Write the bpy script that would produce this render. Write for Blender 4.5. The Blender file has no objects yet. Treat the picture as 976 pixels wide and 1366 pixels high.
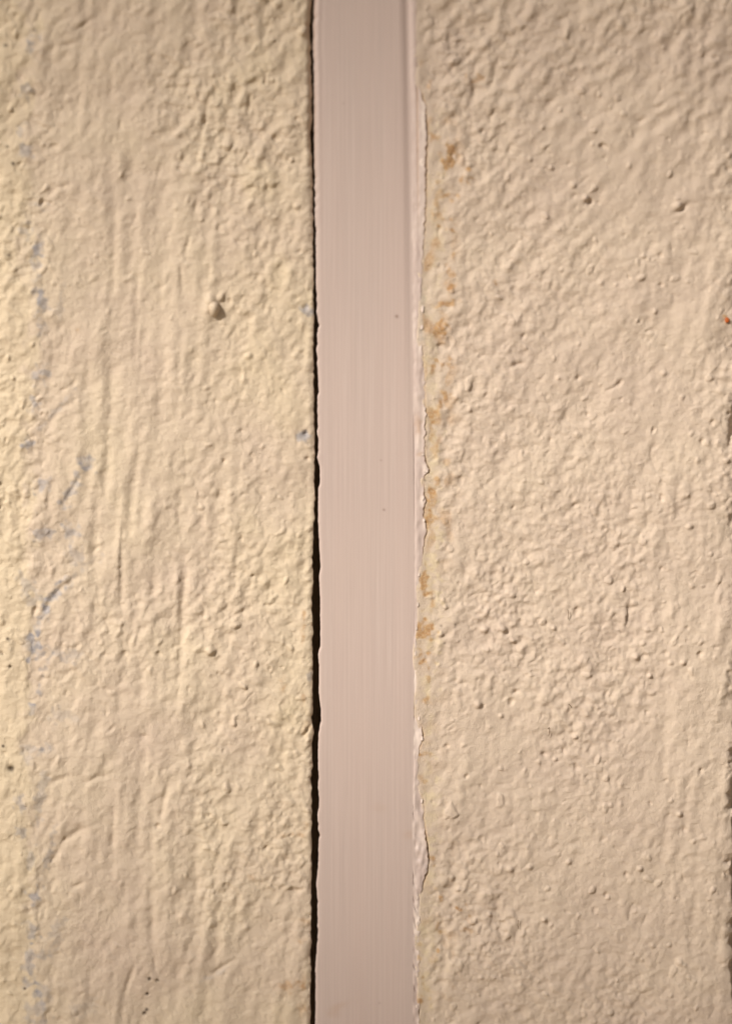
import bpy, bmesh, math, random
import numpy as np
from mathutils import Vector, Matrix

# ------------------------------------------------------------------ camera, sky, sun
S = 0.0002                       # metres per photo pixel on the wall plane
W, H = 976.0, 1366.0
DIST, TILT = 0.80, math.radians(5.0)
LENS, SENSOR = 100.0, 36.0

sc = bpy.context.scene
fwd = Vector((0, math.cos(TILT), -math.sin(TILT)))
up = Vector((0, math.sin(TILT), math.cos(TILT)))
cam = bpy.data.cameras.new('camera')
cam_o = bpy.data.objects.new('camera', cam)
sc.collection.objects.link(cam_o)
cam_o.location = -DIST * fwd
cam_o.rotation_euler = (math.pi / 2 - TILT, 0, 0)
cam.sensor_fit = 'VERTICAL'
cam.sensor_height = SENSOR
cam.lens = SENSOR * DIST / (H * S)
cam.clip_start, cam.clip_end = 0.01, 2000
cam.dof.use_dof = True
cam.dof.focus_distance = DIST + 0.0052
cam.dof.aperture_fstop = cam.lens / 1000 / 0.042
sc.camera = cam_o

SUN = Vector((-0.58, -0.60, 0.53)).normalized()      # towards the sun
el = math.asin(SUN.z)
world = bpy.data.worlds.new('World')
sc.world = world
world.use_nodes = True
nt = world.node_tree
bg = nt.nodes['Background']
sky = nt.nodes.new('ShaderNodeTexSky')
sky.sky_type = 'NISHITA'
sky.sun_disc = False
sky.dust_density = 5.0
sky.air_density = 0.7
sky.sun_elevation = el
sky.sun_rotation = math.atan2(SUN.x, SUN.y)
nt.links.new(sky.outputs['Color'], bg.inputs['Color'])
bg.inputs['Strength'].default_value = 0.05
sun = bpy.data.lights.new('sun', 'SUN')
sun.energy = 4.7
sun.angle = math.radians(1.4)
sun.color = (1.0, 0.95, 0.88)
sun_o = bpy.data.objects.new('sun', sun)
sc.collection.objects.link(sun_o)
sun_o.rotation_euler = SUN.to_track_quat('Z', 'Y').to_euler()
sc.view_settings.view_transform = 'Standard'
sc.view_settings.look = 'None'
sc.view_settings.exposure = 0.04
sc.view_settings.gamma = 1.0

# ------------------------------------------------------------------ helpers
def wp(px, py):
    """photo pixel -> wall pixel (square pixels on the wall plane y = 0)"""
    u = (px - W / 2) * S / DIST
    v = (H / 2 - py) * S / DIST
    d = fwd + Vector((1, 0, 0)) * u + up * v
    c = -DIST * fwd
    t = -c.y / d.y
    p = c + d * t
    return W / 2 + p.x / S, H / 2 - p.z / S

def poly(pts):
    """edge curve given as photo (y, x) pairs -> function of wall y"""
    q = [wp(x, y) for y, x in pts]
    xs = np.array([a for a, b in q]); ys = np.array([b for a, b in q])
    return lambda y: np.interp(y, ys, xs)

def ramp(pts):
    """plain value along the photo height, as a function of wall y"""
    ys = np.array([wp(488, y)[1] for y, v in pts]); vs = np.array([v for y, v in pts])
    return lambda y: np.interp(y, ys, vs)

def smooth(a, b, x):
    t = np.clip((x - a) / (b - a), 0, 1)
    return t * t * (3 - 2 * t)

def fractal(l, low, p, seed):
    """sandy relief: every size from l to low pixels, scaled so that its slopes have unit spread"""
    r = np.random.default_rng(seed)
    f = np.fft.rfft2(r.standard_normal((TY, TX)))
    ky = np.fft.fftfreq(TY)[:, None] * 2 * math.pi
    kx = np.fft.rfftfreq(TX)[None, :] * 2 * math.pi
    k2 = kx ** 2 + ky ** 2; k2[0, 0] = 1
    g = k2 ** (-p / 2) * np.exp(-0.5 * k2 * l * l) * (1 - np.exp(-0.5 * k2 * low ** 2))
    g[0, 0] = 0
    n = np.fft.irfft2(f * g, s=(TY, TX))
    return n / np.diff(n, axis=1).std()

TX, TY = 1024, 2048              # noise tile, in wall pixels (1 px per sample), periodic
def noise(lx, ly, deg, seed, low=None):
    """unit gaussian noise with correlation lengths lx across / ly along a direction deg from vertical"""
    r = np.random.default_rng(seed)
    f = np.fft.rfft2(r.standard_normal((TY, TX)))
    ky = np.fft.fftfreq(TY)[:, None] * 2 * math.pi
    kx = np.fft.rfftfreq(TX)[None, :] * 2 * math.pi
    a = math.radians(deg)
    kc = kx * math.cos(a) + ky * math.sin(a)          # across
    ka = -kx * math.sin(a) + ky * math.cos(a)         # along
    g = np.exp(-0.5 * ((kc * lx) ** 2 + (ka * ly) ** 2))
    if low:
        g = g * (1 - np.exp(-0.5 * (kx ** 2 + ky ** 2) * low ** 2))
    n = np.fft.irfft2(f * g, s=(TY, TX))
    return n / n.std()

def samp(n, X, Y):
    """bilinear periodic lookup"""
    X = np.asarray(X) + 200.0; Y = np.asarray(Y) + 341.0
    x0 = np.floor(X).astype(int); y0 = np.floor(Y).astype(int)
    fx = X - x0; fy = Y - y0
    a = n[y0 % TY, x0 % TX]; b = n[y0 % TY, (x0 + 1) % TX]
    c = n[(y0 + 1) % TY, x0 % TX]; d = n[(y0 + 1) % TY, (x0 + 1) % TX]
    return (a * (1 - fx) + b * fx) * (1 - fy) + (c * (1 - fx) + d * fx) * fy

def to_world(X, Y, Z):
    return np.stack([(X - W / 2) * S, -Z * S, (H / 2 - Y) * S], -1)

def link(name, me, mat=None, parent=None):
    o = bpy.data.objects.new(name, me)
    sc.collection.objects.link(o)
    if mat: me.materials.append(mat)
    if parent: o.parent = parent
    return o

def sheet(name, X, Y, Z, mat, parent=None, attrs=None):
    """a displaced sheet from 2-d arrays in wall pixels; row 0 is the top"""
    ny, nx = X.shape
    co = to_world(X, Y, Z).reshape(-1, 3).astype(np.float32)
    i = np.arange(ny * nx, dtype=np.int32).reshape(ny, nx)
    q = np.stack([i[:-1, :-1], i[1:, :-1], i[1:, 1:], i[:-1, 1:]], -1).reshape(-1, 4)
    me = bpy.data.meshes.new(name)
    me.vertices.add(len(co)); me.vertices.foreach_set('co', co.ravel())
    me.loops.add(q.size); me.loops.foreach_set('vertex_index', q.ravel())
    me.polygons.add(len(q))
    me.polygons.foreach_set('loop_start', np.arange(0, q.size, 4, dtype=np.int32))
    me.polygons.foreach_set('use_smooth', np.ones(len(q), bool))
    me.update(calc_edges=True)
    if attrs is not None:
        ca = me.color_attributes.new('marks', 'FLOAT_COLOR', 'POINT')
        rgba = np.ones((ny * nx, 4), np.float32)
        for k, a in enumerate(attrs): rgba[:, k] = a.ravel()
        ca.data.foreach_set('color', rgba.ravel())
    return link(name, me, mat, parent)

def rows():
    """dense rows through the picture, coarser and coarser rows above and below it"""
    mid = np.arange(-110, 1476, 1.3)
    ext = 1.3 * np.cumsum(1.06 ** np.arange(1, 110))
    ext = ext[ext < 6500]
    return np.concatenate([(-110 - ext)[::-1], mid, 1475 + ext])

def tag(o, label=None, cat=None, group=None, kind=None):
    if label: o['label'] = label
    if cat: o['category'] = cat
    if group: o['group'] = group
    if kind: o['kind'] = kind
    return o

# ------------------------------------------------------------------ materials
def new_mat(name, rough=0.8, spec=0.3):
    m = bpy.data.materials.new(name); m.use_nodes = True
    b = m.node_tree.nodes['Principled BSDF']
    b.inputs['Roughness'].default_value = rough
    b.inputs['Specular IOR Level'].default_value = spec
    return m, m.node_tree, b

def ramp_node(t, fac, stops):
    r = t.nodes.new('ShaderNodeValToRGB')
    while len(r.color_ramp.elements) < len(stops): r.color_ramp.elements.new(0.5)
    for e, (p, c) in zip(r.color_ramp.elements, stops):
        e.position = p; e.color = (*c, 1)
    t.links.new(fac, r.inputs['Fac'])
    return r.outputs['Color']

def noise_node(t, scale, detail=4, vec=None, rough=0.55):
    n = t.nodes.new('ShaderNodeTexNoise')
    n.inputs['Scale'].default_value = scale; n.inputs['Detail'].default_value = detail
    n.inputs['Roughness'].default_value = rough
    if vec: t.links.new(vec, n.inputs['Vector'])
    return n.outputs['Fac']

def mixc(t, fac, a, b):
    m = t.nodes.new('ShaderNodeMix'); m.data_type = 'RGBA'
    if isinstance(fac, float): m.inputs['Factor'].default_value = fac
    else: t.links.new(fac, m.inputs['Factor'])
    for s, v in ((m.inputs[6], a), (m.inputs[7], b)):
        if isinstance(v, tuple): s.default_value = (*v, 1)
        else: t.links.new(v, s)
    return m.outputs[2]

def stucco(name, c0, c1, c2, marks=True):
    m, t, b = new_mat(name, 0.72, 0.28)
    tc = t.nodes.new('ShaderNodeTexCoord').outputs['Object']
    col = ramp_node(t, noise_node(t, 38, 5, tc), [(0.3, c0), (0.5, c1), (0.72, c2)])
    fine = noise_node(t, 900, 4, tc)
    col = mixc(t, ramp_node(t, fine, [(0.35, (0, 0, 0)), (0.75, (0.22, 0.22, 0.22))]), col, (0.67, 0.55, 0.40))
    if marks:
        at = t.nodes.new('ShaderNodeAttribute'); at.attribute_name = 'marks'
        sp = t.nodes.new('ShaderNodeSeparateColor'); t.links.new(at.outputs['Color'], sp.inputs['Color'])
        blue = ramp_node(t, noise_node(t, 500, 3, tc), [(0.3, (0.25, 0.235, 0.24)), (0.7, (0.43, 0.39, 0.375))])
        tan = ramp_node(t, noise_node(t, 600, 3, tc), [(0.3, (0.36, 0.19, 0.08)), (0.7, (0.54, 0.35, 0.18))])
        col = mixc(t, at.outputs['Alpha'], (0.62, 0.505, 0.35), col)     # alpha: 1 = ordinary paint, 0 = cream undercoat
        col = mixc(t, sp.outputs['Red'], col, blue)
        spk = ramp_node(t, noise_node(t, 1500, 4, tc, 0.7), [(0.36, (.5, .5, .5)), (0.52, (1, 1, 1))])
        mu = t.nodes.new('ShaderNodeMath'); mu.operation = 'MULTIPLY'
        t.links.new(sp.outputs['Green'], mu.inputs[0]); t.links.new(spk, mu.inputs[1])
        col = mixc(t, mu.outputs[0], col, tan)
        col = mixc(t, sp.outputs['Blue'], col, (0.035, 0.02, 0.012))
    t.links.new(col, b.inputs['Base Color'])
    bp = t.nodes.new('ShaderNodeBump'); bp.inputs['Strength'].default_value = 0.75
    bp.inputs['Distance'].default_value = 0.00038
    t.links.new(noise_node(t, 2600, 4, tc, 0.7), bp.inputs['Height'])
    t.links.new(bp.outputs['Normal'], b.inputs['Normal'])
    return m

MAT_L = stucco('left_stucco_paint', (0.555, 0.438, 0.342), (0.59, 0.475, 0.360), (0.62, 0.508, 0.368))
MAT_R = stucco('right_stucco_paint', (0.54, 0.428, 0.342), (0.575, 0.460, 0.362), (0.605, 0.490, 0.38))
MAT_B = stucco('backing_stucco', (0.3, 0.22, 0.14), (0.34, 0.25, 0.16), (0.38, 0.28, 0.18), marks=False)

def strip_paint():
    m, t, b = new_mat('pink_gloss_paint', 0.42, 0.4)
    tc = t.nodes.new('ShaderNodeTexCoord').outputs['Object']
    mp = t.nodes.new('ShaderNodeMapping'); mp.inputs['Scale'].default_value = (1.0, 0.05, 0.010)
    t.links.new(tc, mp.inputs['Vector'])
    lines = noise_node(t, 1700, 4, mp.outputs['Vector'], 0.75)
    mp2 = t.nodes.new('ShaderNodeMapping'); mp2.inputs['Scale'].default_value = (1.0, 0.05, 0.02)
    t.links.new(tc, mp2.inputs['Vector'])
    wide = noise_node(t, 160, 3, mp2.outputs['Vector'], 0.6)
    col = ramp_node(t, lines, [(0.3, (0.43, 0.342, 0.305)), (0.5, (0.475, 0.38, 0.339)), (0.7, (0.528, 0.43, 0.386))])
    col = mixc(t, ramp_node(t, wide, [(0.35, (0, 0, 0)), (0.7, (0.3, 0.3, 0.3))]), col, (0.53, 0.395, 0.345))
    blot = noise_node(t, 26, 5, tc, 0.6)
    col = mixc(t, ramp_node(t, blot, [(0.4, (0, 0, 0)), (0.75, (0.5, 0.5, 0.5))]), col, (0.50, 0.392, 0.34))
    t.links.new(ramp_node(t, blot, [(0.3, (.38, .38, .38)), (0.7, (.55, .55, .55))]), b.inputs['Roughness'])
    at = t.nodes.new('ShaderNodeAttribute'); at.attribute_name = 'marks'
    sp = t.nodes.new('ShaderNodeSeparateColor'); t.links.new(at.outputs['Color'], sp.inputs['Color'])
    col = mixc(t, sp.outputs['Red'], col, (0.74, 0.63, 0.55))       # thin pale worn paint
    col = mixc(t, sp.outputs['Green'], col, (0.40, 0.25, 0.15))     # brown grime
    col = mixc(t, sp.outputs['Blue'], col, (0.16, 0.09, 0.06))      # specks
    t.links.new(col, b.inputs['Base Color'])
    bp = t.nodes.new('ShaderNodeBump'); bp.inputs['Strength'].default_value = 0.25
    bp.inputs['Distance'].default_value = 0.0001
    t.links.new(lines, bp.inputs['Height'])
    t.links.new(bp.outputs['Normal'], b.inputs['Normal'])
    return m
MAT_S = strip_paint()

def plain(name, c, rough=0.8, var=0.15, scale=300):
    m, t, b = new_mat(name, rough)
    tc = t.nodes.new('ShaderNodeTexCoord').outputs['Object']
    lo = tuple(x * (1 - var) for x in c); hi = tuple(min(1, x * (1 + var)) for x in c)
    t.links.new(ramp_node(t, noise_node(t, scale, 4, tc), [(0.3, lo), (0.7, hi)]), b.inputs['Base Color'])
    return m

# ------------------------------------------------------------------ edge curves (read off the photograph)
wall_edge = poly([(-9000, 417), (0, 415.5), (60, 414.5), (90, 416), (130, 417), (180, 415), (230, 417), (300, 418.5), (400, 419.5), (460, 419),
                  (600, 420), (700, 419.5), (760, 417.8), (900, 417.3), (1000, 417), (1100, 416.6), (1200, 416), (1366, 414.6), (9000, 414)])
strip_left = poly([(-9000, 419), (0, 418.6), (60, 417.6), (100, 418.8), (140, 419), (190, 419), (240, 420), (300, 420.8), (400, 422), (425, 423.5), (436, 425.2),
                   (447, 423.2), (470, 422.8), (500, 423.8), (523, 425), (529, 423.2), (560, 423.5), (600, 424.2), (640, 427), (648, 426), (652, 424.7),
                   (690, 424), (740, 426.5), (757, 427.6), (768, 425.5), (800, 427), (840, 427.2), (862, 427.2), (872, 424.2), (890, 425.5),
                   (925, 425), (945, 427.8), (963, 428), (975, 425), (1000, 424.2), (1060, 424.5), (1108, 424.6), (1115, 427), (1121, 424.8),
                   (1150, 424.2), (1178, 422), (1200, 423.8), (1240, 424), (1270, 422.5), (1290, 420.8), (1330, 421), (1366, 420.5), (9000, 421)])
face_right = poly([(-9000, 544), (0, 544), (200, 547), (400, 549), (600, 551), (800, 552.5), (880, 552), (1000, 551), (1100, 550), (1250, 551), (1366, 550.5), (9000, 550)])
lip_right = poly([(-9000, 556), (0, 556), (60, 556.5), (110, 557), (122, 561), (140, 566), (180, 568.8), (215, 567.5), (250, 567.5), (280, 567), (300, 566), (340, 563.5),
                  (400, 561), (440, 561), (465, 563), (500, 565.5), (535, 566), (545, 566), (552, 569), (558, 566.5), (575, 567), (600, 566), (618, 567), (626, 571.5), (630, 570.5),
                  (634, 565.5), (640, 564), (660, 565), (668, 568), (672, 565), (690, 564), (698, 568), (712, 568), (720, 566), (740, 563),
                  (765, 560), (790, 559), (830, 557), (860, 555), (880, 554), (900, 557), (940, 557), (953, 556), (960, 559), (980, 563.8),
                  (1000, 559), (1015, 556), (1040, 557), (1060, 562), (1075, 565), (1092, 564), (1110, 567), (1130, 569), (1145, 570.8),
                  (1165, 568), (1178, 564), (1190, 561.5), (1220, 560.5), (1260, 558.5), (1300, 558.5), (1366, 558.5), (9000, 558)])
# how far the lip of paint has lifted off the wall (a crack opens there)
lift = ramp([(0, .4), (110, .4), (130, 1.0), (170, 1.5), (240, 1.2), (290, .9), (340, .6), (380, 0), (440, 0), (470, .7), (545, .9), (600, .5), (625, 1.6),
             (640, .6), (668, 1.2), (690, 1.0), (712, 1.1), (735, .6), (760, 0), (900, .1), (950, .2), (980, 1.1), (1005, .7), (1030, .1),
             (1070, .7), (1100, .9), (1145, 1.5), (1175, 1.0), (1200, .3), (1366, .2)])

# ------------------------------------------------------------------ marks and relief painted at given spots
def splat(A, X, Y, px, py, rx, ry, val=1.0, deg=0.0, rag=None, power=2.0):
    cx, cy = wp(px, py)
    r = max(rx, ry) * 2.2 + 3
    m = (X > cx - r) & (X < cx + r) & (Y > cy - r) & (Y < cy + r)
    dx, dy = X[m] - cx, Y[m] - cy
    a = math.radians(deg)
    u = (dx * math.cos(a) + dy * math.sin(a)) / rx
    v = (-dx * math.sin(a) + dy * math.cos(a)) / ry
    d = np.sqrt(u * u + v * v)
    if rag is not None: d = d + rag[m]
    w = val * np.exp(-np.maximum(d, 0) ** power)
    A[m] = A[m] + w

def stroke(A, X, Y, pts, width, val):
    """a soft groove (val < 0) or ridge along a polyline of photo points"""
    q = [wp(*p) for p in pts]
    for k, ((x0, y0), (x1, y1)) in enumerate(zip(q[:-1], q[1:])):
        r = width * 3
        m = (X > min(x0, x1) - r) & (X < max(x0, x1) + r) & (Y > min(y0, y1) - r) & (Y < max(y0, y1) + r)
        dx, dy = x1 - x0, y1 - y0
        L2 = dx * dx + dy * dy
        t = np.clip(((X[m] - x0) * dx + (Y[m] - y0) * dy) / L2, 0, 1)
        d2 = (X[m] - x0 - t * dx) ** 2 + (Y[m] - y0 - t * dy) ** 2
        T = (k + t) / (len(q) - 1)
        w = val * np.exp(-d2 / (width * width)) * np.clip(np.sin(np.pi * np.clip(T, .04, .96)), 0, 1) ** .6
        A[m] = np.where(np.abs(w) > np.abs(A[m]), w, A[m])

# noise layers shared by both panels
N_grain = noise(2.5, 2.7, 0, 1, low=11)
N_grain2 = noise(4.6, 6.5, 35, 2, low=18)
N_diag = noise(4.5, 10.0, 42, 3, low=26)
N_vert = noise(4.2, 26.0, 5, 4, low=40)
N_und = noise(16, 22, 15, 5)
N_big = noise(60, 80, 0, 6)
N_fine = noise(1.3, 1.3, 0, 7, low=5)
N_nod = noise(3.4, 3.8, 30, 8)
N_blob = noise(3.6, 4.6, 30, 21, low=30)
N_blob2 = noise(6.0, 8.5, 35, 22, low=40)
N_frac = fractal(1.0, 8.5, 1.6, 31)
N_tiny = noise(1.7, 1.9, 30, 23, low=8)
N_mod = noise(28, 38, 10, 24)
N_rag = noise(2.2, 2.2, 0, 9)
N_rag2 = noise(5, 7, 20, 10)
YS = rows()

def off_fade(Y):
    """relief is finer than the coarse rows far outside the picture: leave only the broad part there"""
    return 1 - smooth(1500, 1750, np.abs(Y - 683) + 700)

# ------------------------------------------------------------------ left panel
def left_panel():
    u = np.concatenate([np.linspace(-95, -25, 40)[:-1], np.arange(-25, 417.2, 1.3)])
    back = np.array([0.0] * 7)
    X0, Y = np.meshgrid(u, YS)
    edge = wall_edge(YS)[:, None]
    edge = edge + (0.5 * samp(N_rag, YS * 0 + 60, YS) + .4 * samp(N_rag2, YS * 0 + 60, YS))[:, None]
    X = X0 + (edge - 418) * smooth(250, 417, X0)
    f = off_fade(Y)
    low = smooth(850, 1150, Y)
    grainy = 0.48 + 0.52 * smooth(200, 300, X0) + 0.15 * low + 0.35 * smooth(110, 30, X0) + 0.25 * samp(N_big, X, Y)
    grainy = np.clip(grainy, 0.3, 1.5)
    top = smooth(420, 0, Y)
    mod = np.exp(0.28 * samp(N_mod, X, Y)) * grainy
    Z = 0.12 * np.clip(mod, .75, 2) * samp(N_frac, X, Y) + 0.10 * mod * samp(N_grain, X, Y) + 0.22 * mod * samp(N_grain2, X, Y) + 0.13 * (1 + 2.2 * top + 1.4 * low) * samp(N_diag, X, Y)
    Z += 0.55 * np.clip(mod, .5, 1.4) * np.tanh(1.9 * (samp(N_blob, X, Y) - 0.9)) + 0.5 * np.clip(mod, .3, 1.6) * np.tanh(1.6 * (samp(N_blob2, X, Y) - 1.1))
    Z += (0.34 + 0.16 * smooth(90, 150, X) * smooth(330, 240, X)) * np.exp(0.3 * samp(N_mod, X + 400, Y + 300)) * samp(N_vert, X, Y) + 1.0 * samp(N_und, X, Y)
    nod = np.maximum(samp(N_nod, X, Y) - 1.7, 0)
    Z += 1.9 * nod * grainy - 1.8 * np.maximum(-samp(N_nod, X, Y) - 2.0, 0) * grainy
    Z += (0.02 + 0.05 * grainy) * samp(N_tiny, X, Y)
    Z -= 0.75 * np.exp(-(samp(N_diag, X + 90, Y + 40) / .3) ** 2) * smooth(1.2, 2.2, samp(N_rag2, X + 11, Y + 17)) * (.5 + .5 * grainy) + 0.07 * samp(N_fine, X, Y)
    Z *= f * (0.92 + .22 * smooth(120, 20, X) + .14 * top)
    G = np.zeros_like(Z)
    for pts, w, v in [
        ([(100, 41), (112, 33), (125, 24)], 3.2, -2.6), ([(78, 62), (90, 60), (101, 57)], 3.2, -2.4), ([(48, 28), (57, 12)], 4, -2),
        ([(277, 132), (274, 160), (267, 188)], 3.2, -3.0), ([(267, 190), (263, 220)], 3.5, -1.8), ([(333, 128), (331, 155)], 3, -2.2),
        ([(296, 188), (297, 206)], 2.5, -1.8), ([(255, 312), (245, 342)], 3.5, -2.6), ([(258, 285), (264, 262)], 3, -1.8), ([(183, 285), (178, 296)], 3, -2),
        ([(280, 345), (278, 384)], 3.0, -1.6), ([(240, 345), (243, 388)], 3.2, -1.8), ([(182, 355), (183, 420), (180, 500)], 5, -1.3), ([(190, 420), (188, 520)], 5, -.7),
        ([(215, 215), (208, 248)], 3, -1.5), ([(62, 262), (75, 250), (92, 247)], 3.5, -1.8), ([(160, 160), (161, 172)], 2.5, -2),
        ([(167, 684), (163, 730), (162, 790), (164, 826)], 3.4, -1.0), ([(160, 684), (157, 740), (156, 800)], 4, 0.8),
        ([(123, 737), (133, 728)], 3, -2.2), ([(85, 672), (98, 650), (108, 634)], 3.2, -2.4), ([(52, 832), (68, 800), (86, 780), (110, 766)], 4, -2.4),
        ([(70, 560), (80, 545), (96, 538)], 4, -1.8), ([(96, 868), (108, 858)], 3, -1.5), ([(80, 905), (105, 890)], 4, -1.7), ([(52, 915), (62, 892)], 4, -2.0),
        ([(305, 826), (316, 820), (330, 812)], 3, -2.4), ([(288, 902), (293, 896)], 2.8, -2.4), ([(146, 976), (153, 968)], 2.6, -2.2), ([(186, 982), (196, 983)], 2.6, -1.8),
        ([(225, 1040), (219, 1070), (213, 1098)], 4.0, -2.6), ([(213, 1098), (208, 1106)], 3.2, -2.8), ([(62, 1052), (78, 1040), (98, 1035)], 4, -2.4), ([(110, 1046), (130, 1037), (148, 1034)], 4, -2.0),
        ([(64, 1168), (72, 1145), (85, 1124), (106, 1108), (128, 1100)], 4.5, -2.6), ([(94, 1186), (112, 1178)], 3, -2.2), ([(152, 1080), (150, 1140)], 4, -1.6),
        ([(264, 1165), (258, 1205)], 4.5, -1.8), ([(278, 1304), (292, 1294), (312, 1280)], 3.4, -3.0), ([(165, 1330), (172, 1308), (177, 1294)], 3.5, -2.3),
        ([(246, 1290), (252, 1262), (266, 1240)], 5, -2.4), ([(285, 1275), (296, 1258)], 4, -2.0), ([(358, 1128), (352, 1134)], 2.6, -3.0), ([(205, 1275), (208, 1296)], 3, -1.8),
        ([(182, 1210), (184, 1260)], 7, -1.6), ([(200, 1190), (203, 1280)], 6, -1.2), ([(240, 640), (238, 700)], 5, -1.5), ([(245, 780), (243, 860), (235, 960)], 6, -1.6),
        ([(404, 984), (415, 966)], 2.4, -4.0), ([(300, 612), (298, 618)], 2.5, -3), ([(120, 1335), (135, 1340)], 3, -2)]:
        stroke(G, X, Y, pts, w, v)
        G2 = None
    for pts, wd, v in [([(150, 150), (152, 330), (146, 520)], 7, -1.6), ([(214, 300), (216, 460), (210, 640)], 8, -1.7), ([(241, 640), (244, 800), (236, 980)], 7, -1.9), ([(120, 480), (118, 640)], 7, -1.3),
                       ([(188, 840), (190, 1000), (182, 1200)], 8, -1.8), ([(205, 1040), (202, 1180), (206, 1300)], 6, -1.7), ([(150, 1060), (146, 1200)], 7, -1.5), ([(262, 960), (262, 1120), (250, 1270)], 7, -1.7), ([(272, 250), (274, 390)], 6, -1.2), ([(225, 1020), (226, 1200)], 7, 1.3), ([(232, 420), (230, 600)], 7, 1.2)]:
        gd = np.zeros_like(Z); stroke(gd, X, Y, pts, wd, v); Z += gd
    Z += G
    # the lone pebble's surroundings and the blob at the end of the long run
    splat(Z, X, Y, 281, 402, 7, 8, 5.0, 0, None, 3.0); splat(Z, X, Y, 276, 414, 5, 5, 2.5)
    splat(Z, X, Y, 162, 832, 4, 4, 2.6); splat(Z, X, Y, 212, 1103, 4, 3, -1.5)
    for px, py, r, v in [(408, 578, 3.5, -5), (408, 410, 4, -2.5), (410, 612, 3, -3), (300, 1300, 3, -1), (287, 657, 5, 2.2), (250, 352, 4, 1.8), (322, 575, 3, -2.2),
                         (200, 1306, 2, -3), (210, 1308, 2, -3), (197, 1326, 2, -3), (193, 1353, 2.5, -3.5), (15, 1026, 4, -5), (3, 872, 2, -3), (14, 890, 2, -3)]:
        splat(Z, X, Y, px, py, r, r, v)
    # rounded arris at the left, rounded edge beside the gap at the right
    a = np.maximum(46 + 3 * samp(N_rag2, X * 0, Y) - X, 0)
    Z -= 0.0019 * a ** 2
    Z -= np.maximum(-30 - X, 0) * 0.9
    e = np.maximum(X - (edge - 8.5), 0)
    roundtop = 1 + 1.6 * smooth(400, 60, Y)
    Z -= roundtop * e ** 2 * 0.05
    # marks
    rag = 0.45 * samp(N_rag, X, Y) + 0.25 * samp(N_rag2, X, Y)
    blue = np.zeros_like(Z); tan = np.zeros_like(Z); dark = np.zeros_like(Z); paint = np.ones_like(Z)
    for px, py, rx, ry, v, d in [
        (45, 57, 6, 6, .8, 0), (35, 121, 6, 6, .55, 0), (29, 175, 4, 5, .65, 0), (38, 200, 5, 7, .7, 0), (48, 273, 6, 4, .4, 0), (32, 305, 6, 8, .45, 0), (52, 330, 4, 8, .5, 0), (49, 365, 4, 20, .6, 0),
        (57, 405, 4, 9, .75, 0), (55, 435, 4, 8, .5, 0), (57, 498, 6, 8, .7, 30), (48, 538, 5, 7, .8, 0), (42, 594, 5, 5, .95, 0), (57, 648, 7, 8, .8, 30), (54, 712, 9, 6, .7, 0),
        (95, 652, 4, 18, .75, 28), (115, 618, 6, 6, .6, 30), (72, 552, 3, 22, .4, 40), (96, 710, 6, 12, .7, 30), (102, 742, 6, 12, .4, 20), (40, 785, 7, 18, .45, -15),
        (72, 795, 4, 14, .65, 28), (56, 824, 5, 15, .7, 25), (98, 770, 4, 18, .4, 50), (38, 862, 9, 9, .55, 0), (52, 872, 8, 8, .7, 0), (60, 890, 4, 12, .6, 25), (52, 918, 4, 10, .75, 15),
        (101, 876, 8, 7, .4, 0), (76, 870, 6, 5, .35, 0), (44, 946, 4, 4, .6, 0), (84, 955, 10, 8, .3, 0), (42, 1003, 9, 12, .45, 0), (62, 1000, 5, 8, .3, 0),
        (28, 1074, 5, 9, .7, 0), (28, 1112, 4, 5, .6, 0), (55, 1060, 4, 28, .45, 8), (62, 1150, 4, 20, .5, 15), (43, 1140, 4, 10, .5, 0), (46, 1200, 5, 9, .95, 0), (45, 1240, 5, 8, .75, 0),
        (41, 1288, 6, 12, .75, 0), (55, 1274, 5, 6, .45, 0), (72, 1250, 6, 12, .35, 20), (50, 1350, 8, 14, .55, 0), (60, 1325, 6, 10, .4, 0), (110, 1345, 9, 9, .25, 0), (36, 1310, 4, 6, .5, 0),
        (409, 411, 4.5, 5, 1.0, 0), (406, 580, 4, 4, 1.0, 0), (414, 902, 3, 4, .6, 0), (290, 1298, 3, 12, .35, 60), (80, 415, 3, 18, .25, 5)]:
        splat(blue, X, Y, px, py, rx * 1.35, ry * 1.3, v * .92, d, rag, 3.0)
    for px, py, rx, ry, v in [(405, 830, 2, 14, .7), (403, 850, 2, 10, .5), (378, 916, 3, 10, .7), (405, 934, 3, 8, .5), (407, 970, 5, 6, .3), (104, 440, 3, 3, .9), (403, 1228, 6, 4, .55), (398, 1256, 8, 4, .5),
                              (388, 1316, 12, 8, .6), (404, 1305, 4, 8, .5), (385, 1114, 20, 3, .35), (400, 1115, 10, 3, .3), (405, 1345, 5, 8, .45), (335, 1172, 5, 3, .35), (410, 1100, 4, 5, .5)]:
        splat(tan, X, Y, px, py, rx, ry, v, 0, rag)
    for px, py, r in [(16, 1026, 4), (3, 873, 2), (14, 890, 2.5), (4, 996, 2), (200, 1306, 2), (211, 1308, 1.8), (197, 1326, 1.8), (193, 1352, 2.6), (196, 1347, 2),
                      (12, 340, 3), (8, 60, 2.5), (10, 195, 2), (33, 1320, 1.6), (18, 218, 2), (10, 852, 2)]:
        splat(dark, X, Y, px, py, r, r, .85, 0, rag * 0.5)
    paint -= 0.7 * smooth(52, 28, X + 9 * samp(N_rag2, X, Y)) + 0.25 * np.clip(samp(N_big, X, Y), 0, 1) * smooth(300, 380, X)
    paint -= 0.45 * smooth(240, 330, X) * smooth(250, 420, Y) * smooth(1250, 900, Y) * np.clip(.6 + .5 * samp(N_mod, X, Y), 0, 1)
    paint -= 0.35 * smooth(0.6, 1.8, samp(N_und, X, Y)) * smooth(230, 330, X)
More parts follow.
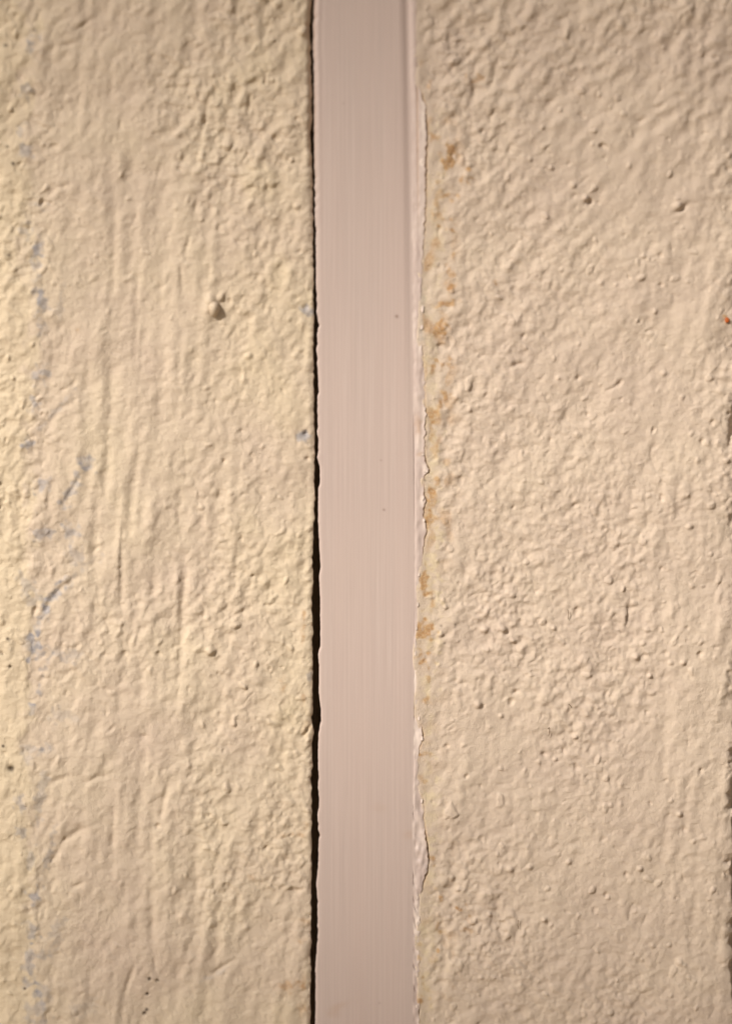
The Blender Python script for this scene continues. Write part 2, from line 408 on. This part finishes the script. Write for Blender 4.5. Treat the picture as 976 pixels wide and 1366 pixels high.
    # turn the right-hand edge back into the gap
    bd = np.array([2.0, 4, 8, 16, 40, 90, 200])
    Xb = np.repeat(X[:, -1:], 7, 1) - 0.04 * bd[None]; Yb = np.repeat(Y[:, -1:], 7, 1); Zb = Z[:, -1:] - bd[None]
    cat = lambda A, B: np.concatenate([A, B], 1)
    rep = lambda A: cat(A, np.repeat(A[:, -1:], 7, 1))
    cl = lambda A: rep(np.clip(A, 0, 1))
    o = sheet('stucco_panel', cat(X, Xb), cat(Y, Yb), cat(Z, Zb), MAT_L, None, [cl(blue), cl(tan), cl(dark), cl(paint)])
    return o

LP = left_panel()
tag(LP, 'beige stucco panel left of the pink strip, blue-grey paint flecks along its worn left edge', 'wall', 'stucco panels either side of the strip')

# ------------------------------------------------------------------ right panel
def right_panel():
    u = np.concatenate([[540, 541.5, 543, 545], np.arange(546.3, 1004, 1.3)])
    X, Y = np.meshgrid(u, YS)
    f = off_fade(Y)
    top = smooth(620, 60, Y + 0.25 * (X - 560))
    lr = lip_right(YS)[:, None]; lf = lift(YS)[:, None]
    calm = 0.55 + 0.45 * smooth(6, 34, X - lr)
    B = np.clip(1 + 0.3 * samp(N_big, X, Y), 0.5, 1.5)
    mod = np.exp(0.16 * samp(N_mod, X, Y)) * B
    nearseam = smooth(720, 600, X)
    Z = 0.122 * mod * samp(N_frac, X, Y) * (1 + .3 * nearseam) + (0.10 * samp(N_grain, X, Y) + 0.16 * samp(N_grain2, X, Y)) * mod * (1 + .35 * nearseam)
    Z += (0.15 + 0.70 * top) * samp(N_diag, X, Y)
    Z += (0.40 + .15 * nearseam) * np.clip(mod, .5, 1.5) * np.tanh(2.0 * (samp(N_blob, X, Y) - 1.1)) + (0.30 + .45 * top) * np.clip(mod, .3, 1.6) * np.tanh(1.7 * (samp(N_blob2, X, Y) - 1.1))
    Z += 0.85 * samp(N_und, X, Y) + 0.26 * samp(N_vert, X, Y) * (0.6 + 0.9 * 1.4 * smooth(780, 940, X) + .9 * nearseam)
    Z += 2.6 * np.clip(samp(N_nod, X + 300, Y) - 1.85, 0, .75) - 1.9 * np.maximum(-samp(N_nod, X + 300, Y) - 2.0, 0)
    Z -= 0.9 * np.exp(-(samp(N_diag, X + 90, Y + 40) / .3) ** 2) * smooth(1.2, 2.2, samp(N_rag2, X + 11, Y + 17))
    Z += 0.06 * samp(N_tiny, X, Y) + 0.05 * samp(N_fine, X, Y)
    Z *= 0.98 * f * calm
    G = np.zeros_like(Z)
    for pts, w, v in [
        ([(612, 87), (622, 78), (634, 68)], 3.2, -3.0), ([(672, 70), (660, 118), (655, 150)], 5, 1.8), ([(664, 75), (652, 120)], 4, -1.8), ([(640, 180), (646, 170)], 3, -3), ([(683, 192), (676, 204)], 3, -2.4),
        ([(752, 88), (744, 92)], 3, -2.6), ([(870, 145), (880, 143), (888, 136)], 4, -2.8), ([(846, 165), (862, 158)], 3.2, -2.4), ([(722, 148), (732, 138), (748, 128)], 4, -2.4), ([(760, 90), (770, 74)], 3.5, -2.2),
        ([(898, 285), (910, 279), (917, 272)], 3.0, -3.6), ([(778, 273), (788, 266)], 3, -3.2), ([(762, 265), (768, 258)], 3, -2.4), ([(772, 246), (786, 234)], 3, -2.2), ([(738, 30), (758, 22)], 4, -2.2), ([(880, 12), (900, 18)], 4, -2),
        ([(680, 336), (690, 326)], 3.2, -2.6), ([(676, 492), (690, 486), (700, 484)], 3.0, -2.6), ([(766, 507), (774, 502)], 2.8, -3), ([(695, 452), (700, 444)], 2.6, -2.4), ([(850, 431), (854, 426)], 2.6, -3), ([(878, 382), (884, 378)], 2.6, -2.8),
        ([(762, 676), (772, 672)], 2.6, -2.8), ([(860, 660), (870, 656)], 2.6, -2.4), ([(622, 800), (634, 792), (642, 788)], 3, -2.2), ([(604, 918), (614, 912), (626, 910)], 3, -2.6), ([(684, 925), (692, 921)], 2.4, -2.6),
        ([(636, 792), (648, 790)], 2.6, -2.0), ([(575, 1320), (588, 1310), (594, 1285), (590, 1230)], 5, -2.2), ([(600, 1290), (606, 1250), (618, 1230)], 5, -1.4), ([(690, 1360), (697, 1340)], 4, -2.2), ([(880, 1328), (892, 1318)], 4, -2.0),
        ([(830, 1010), (842, 1002)], 3, -1.6), ([(835, 810), (829, 838)], 4, 1.6), ([(840, 800), (835, 838)], 3.4, -1.4)]:
        stroke(G, X, Y, pts, w, v)
    Z += G
    # single grains with a highlight above left and a shadow below right
    for px, py, r, v in [(646, 840, 5.5, 3.4), (671, 839, 5.5, 3.6), (848, 876, 5, 3.6), (894, 884, 4, 2.2), (910, 884, 4, 2.6), (866, 902, 3.4, 3), (766, 983, 3.6, 3.2), (637, 940, 5.5, 3.2), (725, 1227, 3.6, 3.4),
                         (906, 1284, 4.5, 2.6), (853, 1159, 4, 3), (610, 1187, 3.4, 2.8), (735, 224, 3.5, 2.4), (764, 247, 4.5, 2.8), (781, 264, 4.5, 3.2), (903, 275, 6, 3.0), (906, 1086, 4, 2.6), (919, 702, 5, 2.8),
                         (758, 1150, 4, 2.4), (740, 1013, 3, 2), (706, 1157, 4, 2.4), (810, 1198, 3.4, 2), (738, 838, 3.6, 2.4), (797, 838, 4, 2.6), (845, 805, 5, 2.8), (680, 1160, 5, 2.4), (653, 1220, 3.2, 2.2),
                         (885, 498, 4, 2.2), (682, 545, 5, 2.0), (770, 580, 5, 2.4), (608, 530, 4, 2), (865, 660, 4, 2), (850, 428, 3, 2), (942, 590, 5, 1.6), (668, 955, 3.4, 2)]:
        splat(Z, X, Y, px, py, r * .9, r * 0.85, v * 1.25, 0, None, 3.0)
    # under the lip: sunk, with an open crack where the lip has lifted
    d = X - lr
    op = np.clip((lf - 0.45) / 0.8, 0, 1.1)                      # how far the crack is open
    start = -1.0 - 3.0 * (1 - np.clip(op, 0, 1)) + 1.2 * samp(N_rag2, X * 0, Y)
    Z = Z * (1 - .5 * smooth(14, 2, d)) + (0.75 - 0.9 * np.clip(op, 0, 1)) * smooth(9, -1, d)
    Z -= 6.0 * smooth(start + 1.5, start - 1.5, d)
    Z -= op * 1.4 * np.exp(-((d - 0.2) / 1.3) ** 2)
    # rounded far edge, chipped in places
    chip = np.zeros_like(Z)
    for px, py, rx, ry, v in [(979, 560, 6, 22, 8), (972, 600, 5, 9, 3), (980, 1010, 6, 15, 7), (979, 1062, 6, 18, 8), (970, 1080, 6, 8, 3), (980, 1160, 9, 14, 7), (979, 470, 8, 14, 5), (980, 380, 8, 20, 3), (978, 905, 7, 20, 4), (980, 700, 8, 20, 4), (980, 1250, 8, 30, 4)]:
        splat(chip, X, Y, px, py, rx, ry, v, 0, 0.25 * samp(N_rag, X, Y))
    Z -= chip
    b = np.maximum(X - (952 + 5 * samp(N_rag2, X * 0, Y)), 0)
    Z -= 0.003 * b ** 2
    Z -= 3.2 * np.maximum(X - (984 + 3 * samp(N_rag2, X * 0 + 9, Y)), 0)
    # marks
    rag = 0.5 * samp(N_rag, X, Y) + 0.25 * samp(N_rag2, X, Y)
    blue = np.zeros_like(Z); tan = np.zeros_like(Z); dark = np.zeros_like(Z); paint = np.ones_like(Z)
    for px, py, rx, ry, v in [
        (577, 185, 4, 3, .9), (604, 204, 7, 9, 1.0), (598, 216, 5, 6, .8), (620, 238, 6, 5, .9), (602, 265, 4, 5, .6), (608, 262, 3, 3, .5), (600, 298, 5, 5, .8), (636, 105, 8, 4, .5), (571, 115, 3, 4, .5),
        (582, 265, 4, 18, .45), (585, 285, 4, 10, .4), (600, 360, 4, 12, .55), (596, 404, 9, 5, .85), (589, 437, 7, 5, .85), (601, 385, 3, 8, .5), (580, 490, 4, 6, .7), (592, 487, 9, 5, .6), (588, 536, 5, 8, .8), (594, 528, 3, 5, .7),
        (572, 550, 4, 6, .6), (574, 572, 4, 7, .6), (578, 600, 4, 6, .45), (582, 642, 3, 6, .7), (572, 662, 4, 6, .6), (575, 655, 4, 5, .6), (580, 690, 5, 6, .5), (573, 696, 4, 10, .55),
        (565, 772, 4, 10, .95), (566, 790, 3, 14, .8), (576, 800, 2, 14, .6), (566, 835, 5, 7, .9), (569, 845, 6, 6, .9), (560, 838, 3, 5, .7), (565, 880, 5, 9, .95), (573, 875, 4, 6, .8), (572, 895, 2, 8, .6),
        (567, 937, 6, 5, .75), (561, 1012, 5, 4, .7), (566, 1006, 5, 4, .6), (563, 1040, 4, 6, .5), (577, 1148, 4, 5, .7), (579, 1190, 3, 3, .8), (588, 1197, 2.5, 4, .8), (614, 1213, 4, 2.5, .8), (618, 1227, 8, 3, .65), (622, 1240, 5, 3, .4),
        (583, 1235, 2, 4, .8), (584, 1268, 2, 4, .8), (556, 1310, 3.5, 8, .9), (561, 1336, 6, 5, .8), (558, 1280, 2.5, 10, .5), (557, 1350, 2, 12, .6), (662, 380, 2.5, 2.5, .7), (596, 1255, 8, 10, .2), (590, 1325, 12, 6, .2), (970, 426, 3, 5, 1.0)]:
        splat(tan, X, Y, px, py, rx, ry, v * 1.15, 0, rag * 1.5)
    tan += 0.75 * smooth(0.6, 1.7, samp(N_rag2, X + 50, Y)) * smooth(60, 15, d) * smooth(0, 4, d) * ramp([(0, .3), (300, 1), (700, .8), (760, .2), (900, .2), (1100, .2), (1366, .5)])(Y)
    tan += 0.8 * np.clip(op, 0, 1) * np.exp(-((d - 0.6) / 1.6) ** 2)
    for px, py, r in [(588, 835, 1.6), (607, 833, 1.4), (593, 858, 1.4), (566, 640, 1.6), (970, 431, 2)]:
        splat(dark, X, Y, px, py, r, r, .6)
    for px, py, rx, ry in [(582, 280, 12, 60), (565, 425, 5, 30), (576, 520, 10, 70), (575, 640, 12, 70), (572, 740, 12, 40), (572, 800, 10, 60), (575, 862, 14, 9), (570, 910, 10, 18), (572, 960, 9, 30), (568, 1030, 7, 30), (575, 1100, 10, 40), (572, 1230, 12, 60), (566, 1320, 10, 40)]:
        splat(paint, X, Y, px, py, rx * .8, ry, -.55, 0, rag * 1.3)
    for px, py, rx, ry in [(563, 420, 3.5, 22), (562, 450, 3, 10)]:
        splat(blue, X, Y, px, py, rx, ry, .35, 0, rag)
    c = lambda A: np.clip(A, 0, 1)
    return sheet('stucco_panel', X, Y, Z, MAT_R, None, [c(blue), c(tan), c(dark), c(paint)])

RP = right_panel()
tag(RP, 'beige grainy stucco panel right of the pink strip, tan rub marks beside the strip', 'wall', 'stucco panels either side of the strip')

# ------------------------------------------------------------------ the strip between them
strip = bpy.data.objects.new('trim_strip', None)
sc.collection.objects.link(strip)
strip.empty_display_size = 0.01
tag(strip, 'pinkish painted vertical cover strip with brushed lines between two stucco panels', 'trim', kind='thing')

def strip_face():
    xl = (strip_left(YS) + 0.26 * samp(N_rag, YS * 0 + 90, YS) * np.clip(.6 + samp(N_rag2, YS * 0 + 20, YS * .3), 0, 2) + .18 * samp(N_fine, YS * 0 + 90, YS))[:, None]; xf = face_right(YS)[:, None]
    bev = ramp([(-200, 1.0), (0, 1.0), (110, .9), (200, .55), (340, .12), (420, 0), (1366, 0)])(YS)[:, None]
    wav = samp(N_rag2, np.zeros_like(YS), YS * 0.25)[:, None]
    offs = np.array([0, 0, 0, .5, 1.2, 2.2, 3.5, 5, 6.5, 8, 10, 13])
    prof0 = np.array([-200, -12, -2.0, -1.0, -.45, -.18, -.06, 0, 0, 0, 0, 0])
    prof1 = np.array([-200, -12, -3.4, -3.1, -2.5, -1.8, -1.0, -.25, .1, -.05, -.35, -.2])
    Xl = xl + offs[None]; Zl = prof0[None] * (1 - bev) + prof1[None] * bev
    t = np.linspace(0, 1, 62)[1:-1]
    a = xl + 13; b = xf - 12
    Xm = a + (b - a) * t[None]; Zm = np.zeros_like(Xm)
    dip = ramp([(-200, 1.9), (0, 1.9), (120, 1.4), (330, .85), (500, .4), (700, .15), (1366, .1)])(YS)[:, None]
    ro = np.array([-12, -9.5, -7.5, -5.5, -3.5, -2, -1, 0]); rz = np.array([0, -.08, -.25, -.55, -.85, -1.0, -1.0, -.95])
    Xr = xf + ro[None]; Zr = rz[None] * dip * 1.6
    X = np.concatenate([Xl, Xm, Xr], 1); Z = np.concatenate([Zl, Zm, Zr], 1)
    Y = np.repeat(YS[:, None], X.shape[1], 1)
    Z[:, 3:] += 0.16 * samp(N_und, X[:, 3:] * .6, Y[:, 3:] * 0.12) * off_fade(Y[:, 3:])
    pale = np.zeros_like(Z); grime = np.zeros_like(Z); speck = np.zeros_like(Z)
    for px, py, r, v in [(512, 680, 1.5, .7), (529, 422, 2, .8), (458, 138, 1.4, .3), (508, 614, 1.4, .35), (506, 1338, 1.4, .35)]:
        splat(speck, X, Y, px, py, r, r, v)
    rg = 0.3 * samp(N_rag2, X, Y)
    for px, py, rx, ry, v, d in [(452, 1342, 22, 3.5, .22, -18), (440, 1352, 8, 4, .2, 0), (507, 1078, 9, 5, .12, 0), (546, 1113, 8, 5, .2, 0)]:
        splat(grime, X, Y, px, py, rx, ry, v, d, rg)
    grime += 0.35 * smooth(4, 0, X - xl) * np.clip(0.5 + 0.7 * wav, 0, 1) * smooth(500, 100, Y)
    c = lambda A: np.clip(A, 0, 1)
    return sheet('face', X, Y, Z, MAT_S, strip, [c(pale), c(grime), c(speck), np.ones_like(Z)])
strip_face()

def strip_lip():
    """ragged edge of paint that laps on to the right-hand stucco"""
    xf = face_right(YS)[:, None]; xr = lip_right(YS)[:, None]; lf = lift(YS)[:, None]
    fine_edge = (0.5 * samp(N_rag, np.zeros_like(YS), YS) + 0.45 * samp(N_fine, np.zeros_like(YS), YS))[:, None] * off_fade(YS)[:, None]
    xr = xr + fine_edge
    dip = ramp([(-200, 1.9), (0, 1.9), (120, 1.4), (330, .85), (500, .4), (700, .15), (1366, .1)])(YS)[:, None]
    t = np.linspace(0, 1, 22)
    X = (xf - 0.5) + (xr - xf + 0.5) * t[None]
    w = xr - xf
    rise = smooth(0, 0.62, t)[None]
    z0 = -1.0 * dip * 1.6 + 0.05
    z1 = 0.3 + 0.42 * lf
    Z = z0 + (z1 - z0) * rise
    Y = np.repeat(YS[:, None], X.shape[1], 1)
    low = smooth(980, 1120, Y)
    Z = Z + (0.22 + 0.25 * low) * samp(N_grain, X * 1.3, Y * 0.8) * smooth(0.0, .3, t)[None] * off_fade(Y) * smooth(-50, 400, Y)
    Z = Z + 0.5 * samp(N_vert, X * 1.5, Y) * smooth(0.05, .4, t)[None] * off_fade(Y) * smooth(100, 500, Y)
    for pts, wd, v in [([(556, -60), (556, 60), (556.5, 130), (557, 220), (558, 330)], 1.2, -.75), ([(551.5, 555), (552, 600), (553, 700)], 1.0, -.9), ([(550, 900), (551.5, 950), (553, 960)], 1.0, -.8), ([(549, 1150), (552, 1185)], 1.0, -.7)]:
        gr = np.zeros_like(Z); stroke(gr, X, Y, pts, wd, v); Z = Z + gr
    # little torn scallops low down
    for px, py in [(549, 1075), (550, 1085), (552, 1170), (553, 1180), (552, 1200), (554, 1212), (553, 1226), (555, 1235), (553, 1248), (556, 1262), (553, 1290), (554, 1320)]:
        splat(Z, X, Y, px, py, 1.6, 5, -1.1, -20); splat(Z, X, Y, px - 2.5, py, 1.6, 5, .7, -20)
    Xe = np.concatenate([xr + .25, xr + .2, xr - .4], 1); Ze = np.concatenate([Z[:, -1:] - .45, Z[:, -1:] - 1.2, Z[:, -1:] - 6], 1)
    pale = np.clip(0.15 * smooth(.3, 1, t)[None] + 0.2 * samp(N_rag2, X * 2, Y * .5), 0, .7) * smooth(100, 560, Y)
    white = np.zeros_like(Z); g = np.zeros_like(Z)
    rg = 0.3 * samp(N_rag, X, Y)
    for px, py, rx, ry, v in [(564, 160, 3, 30, .6), (562, 216, 2, 4, 1), (562, 420, 4, 24, .8), (560, 455, 3, 12, .7), (565, 548, 3, 8, .5), (560, 590, 4, 20, .35), (566, 625, 4, 6, .6), (562, 668, 3, 6, .6), (566, 700, 3, 8, .5), (558, 775, 3, 20, .4), (557, 830, 2, 20, .5), (556, 985, 6, 16, .5), (560, 1110, 6, 30, .3), (556, 1215, 4, 25, .45)]:
        splat(pale, X, Y, px, py, rx, ry, v, 0, rg)
    gl = np.zeros_like(Z); stroke(gl, X, Y, [(556, -60), (556, 60), (556.5, 130), (557, 220), (558, 300)], 1.2, .6); g += gl
    pale += .3 * smooth(557, 561, X) * smooth(360, 300, Y)
    g += 0.55 * smooth(.9, 1, t)[None] * np.clip(0.5 + samp(N_rag2, X * 0 + 30, Y * .5), 0, 1)
    for px, py, rx, ry, v in [(556, 565, 4, 12, .35), (560, 606, 4, 2, .4), (563, 425, 1.5, 2, .8), (559, 575, 2, 9, .3)]:
        splat(g, X, Y, px, py, rx, ry, v, 0, rg)
    Z3 = lambda A: np.concatenate([A, np.repeat(A[:, -1:], 3, 1)], 1)
    c = lambda A: Z3(np.clip(A, 0, 1))
    return sheet('paint_lip', np.concatenate([X, Xe], 1), Z3(Y), np.concatenate([Z, Ze], 1), MAT_S, strip, [c(pale), c(g), c(white), Z3(np.ones_like(Z))])
tag(strip_lip(), 'ragged pale paint edge lapping on to the stucco')

# ------------------------------------------------------------------ small pieces stuck in the paint
def pebble(name, px, py, r, squash, mat, parent, z=0.0, seed=0):
    bm = bmesh.new()
    bmesh.ops.create_icosphere(bm, subdivisions=3, radius=1.0)
    rr = random.Random(seed)
    ph = [rr.uniform(0, 6.28) for _ in range(6)]
    for v in bm.verts:
        k = 1 + .10 * math.sin(2.3 * v.co.x + ph[0]) + .08 * math.sin(3.1 * v.co.z + ph[1]) + .05 * math.sin(5 * v.co.y + ph[2])
        v.co *= k
        v.co.x *= r * S; v.co.z *= r * 1.12 * S; v.co.y *= r * squash * S
    for f in bm.faces: f.smooth = True
    me = bpy.data.meshes.new(name); bm.to_mesh(me); bm.free()
    o = link(name, me, mat, parent)
    x, y = wp(px, py)
    o.location = ((x - W / 2) * S, -z * S, (H / 2 - y) * S)
    return o
MAT_P = stucco('painted_grain', (0.555, 0.438, 0.342), (0.59, 0.475, 0.360), (0.62, 0.508, 0.368), marks=False)
tag(pebble('pebble', 285.5, 412, 8.2, 1.15, MAT_P, LP, 2.0, 8), 'round painted pebble standing out of the smooth stucco')
MAT_O = plain('orange_fleck_paint', (0.42, 0.10, 0.02), 0.6)
tag(pebble('paint_fleck', 969.5, 427, 3.2, 0.5, MAT_O, RP, -1.0, 5), 'tiny orange fleck at the far edge of the panel')
MAT_F = plain('pale_flake_paint', (0.66, 0.55, 0.48), 0.6)
def flake(px, py, rx, ry, z, seed):
    """a curled crumb of paint at the seam: a bent irregular plate with thickness"""
    r = random.Random(seed)
    n = 9
    bm = bmesh.new()
    ang = [2 * math.pi * k / n for k in range(n)]
    rad = [r.uniform(.65, 1.15) for _ in range(n)]
    rings = []
    for dz in (0.0, 0.9):
        rings.append([bm.verts.new((rx * q * math.cos(a) * S, -(z + dz + .25 * q * math.cos(a + seed)) * S, ry * q * math.sin(a) * S)) for a, q in zip(ang, rad)])
    bm.faces.new(rings[1])
    for k in range(n):
        bm.faces.new((rings[0][k], rings[0][(k + 1) % n], rings[1][(k + 1) % n], rings[1][k]))
    bmesh.ops.recalc_face_normals(bm, faces=bm.faces)
    me = bpy.data.meshes.new('paint_flake'); bm.to_mesh(me); bm.free()
    o = link('paint_flake', me, MAT_F, strip)
    x, y = wp(px, py)
    o.location = ((x - W / 2) * S, 0, (H / 2 - y) * S)
for k, (px, py, rx, ry) in enumerate([(562, 215, 1.6, 3), (563, 412, 2.2, 5), (562, 436, 1.8, 4), (565.5, 545, 2.2, 3), (563.5, 606, 2.4, 1.6), (568, 628, 2.6, 2.6), (563, 664, 2.4, 3.5), (565, 694, 2, 3), (558.5, 766, 1.4, 3),
                                      (557, 806, 1.5, 4), (555, 838, 1.6, 3), (553.5, 872, 1.5, 3), (558, 958, 1.8, 3), (562, 985, 2.2, 3.5), (562, 1068, 2, 3), (556, 1196, 1.6, 4), (557, 1232, 1.6, 4), (556, 1300, 1.5, 4), (555.5, 1342, 1.5, 3)]):
    flake(px, py, rx, ry, 0.6 + (.5 if py in (628, 664) else 0), k)
MAT_H = plain('dark_bristle', (0.10, 0.055, 0.02), 0.6)
def bristle(pts, r, parent):
    cu = bpy.data.curves.new('bristle', 'CURVE'); cu.dimensions = '3D'
    cu.bevel_depth = r * S; cu.bevel_resolution = 1; cu.use_fill_caps = True
    sp = cu.splines.new('POLY'); sp.points.add(len(pts) - 1)
    for p, (px, py, z) in zip(sp.points, pts):
        x, y = wp(px, py); p.co = ((x - W / 2) * S, -z * S, (H / 2 - y) * S, 1)
    ob = bpy.data.objects.new('tmp', cu)
    me = bpy.data.meshes.new_from_object(ob)
    me.name = 'bristle'
    me.materials.clear()
    bpy.data.objects.remove(ob)
    return link('bristle', me, MAT_H, parent)
for pts in [[(756.5, 813, 2.2), (757.5, 818, 3), (757, 826, 2)], [(757, 938, 2.2), (760, 941, 3.2), (762, 944, 2.2)], [(730, 972, 2), (732, 970, 3), (732, 978, 3), (731, 982, 2)], [(691, 1227, 2), (690, 1233, 3), (691, 1239, 2)]]:
    bristle([(a, b, c - 0.9) for a, b, c in pts], 0.4, RP)

# ------------------------------------------------------------------ wall behind the joint, ground
def box(name, x0, x1, y0, y1, z0, z1, mat, parent=None):
    bm = bmesh.new()
    bmesh.ops.create_cube(bm, size=1)
    bmesh.ops.scale(bm, vec=(x1 - x0, y1 - y0, z1 - z0), verts=bm.verts)
    bmesh.ops.translate(bm, vec=((x0 + x1) / 2, (y0 + y1) / 2, (z0 + z1) / 2), verts=bm.verts)
    me = bpy.data.meshes.new(name); bm.to_mesh(me); bm.free()
    return link(name, me, mat, parent)
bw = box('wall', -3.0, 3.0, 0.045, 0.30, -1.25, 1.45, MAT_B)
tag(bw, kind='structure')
bm = bmesh.new()
bmesh.ops.create_grid(bm, x_segments=4, y_segments=4, size=300)
bmesh.ops.translate(bm, vec=(0, 0, -1.25), verts=bm.verts)
me = bpy.data.meshes.new('ground'); bm.to_mesh(me); bm.free()
tag(link('ground', me, plain('sandy_paving', (0.38, 0.31, 0.22), 0.9, 0.25, 3)), kind='structure')

# ------------------------------------------------------------------ added unseen slats that block sun, shading the wall around the lit band
MAT_W = plain('shade_timber', (0.26, 0.18, 0.11), 0.8, 0.25, 12)
T = 7.0
yc, zc = SUN.y * T, SUN.z * T
shade_root = bpy.data.objects.new('shade_slats', None); sc.collection.objects.link(shade_root)
shade_root.location = (SUN.x * T, yc, -1.25)
tag(shade_root, 'unseen brown timber slats added to shade the stucco above and below the lit band', 'light blocker', kind='thing')
GAP = 0.160
def part(name, x0, x1, y0, y1, z0, z1):
    o = box(name, x0, x1, y0, y1, z0, z1, MAT_W)
    o.parent = shade_root
    return o
for k in range(2):
    z0 = zc + 1.25 + 0.156 + k * 0.36
    part('shade_slat', -5, 5, -0.02, 0.02, z0, z0 + 0.30)
for k in range(3):
    z1 = zc + 1.25 - GAP - k * 0.36
    part('shade_slat', -5, 5, -0.02, 0.02, max(z1 - 0.30, 0.05), z1)
for x in (-4.6, 4.6):
    part('shade_post', x - 0.06, x + 0.06, -0.142, -0.022, 0, zc + 1.25 + 0.95)
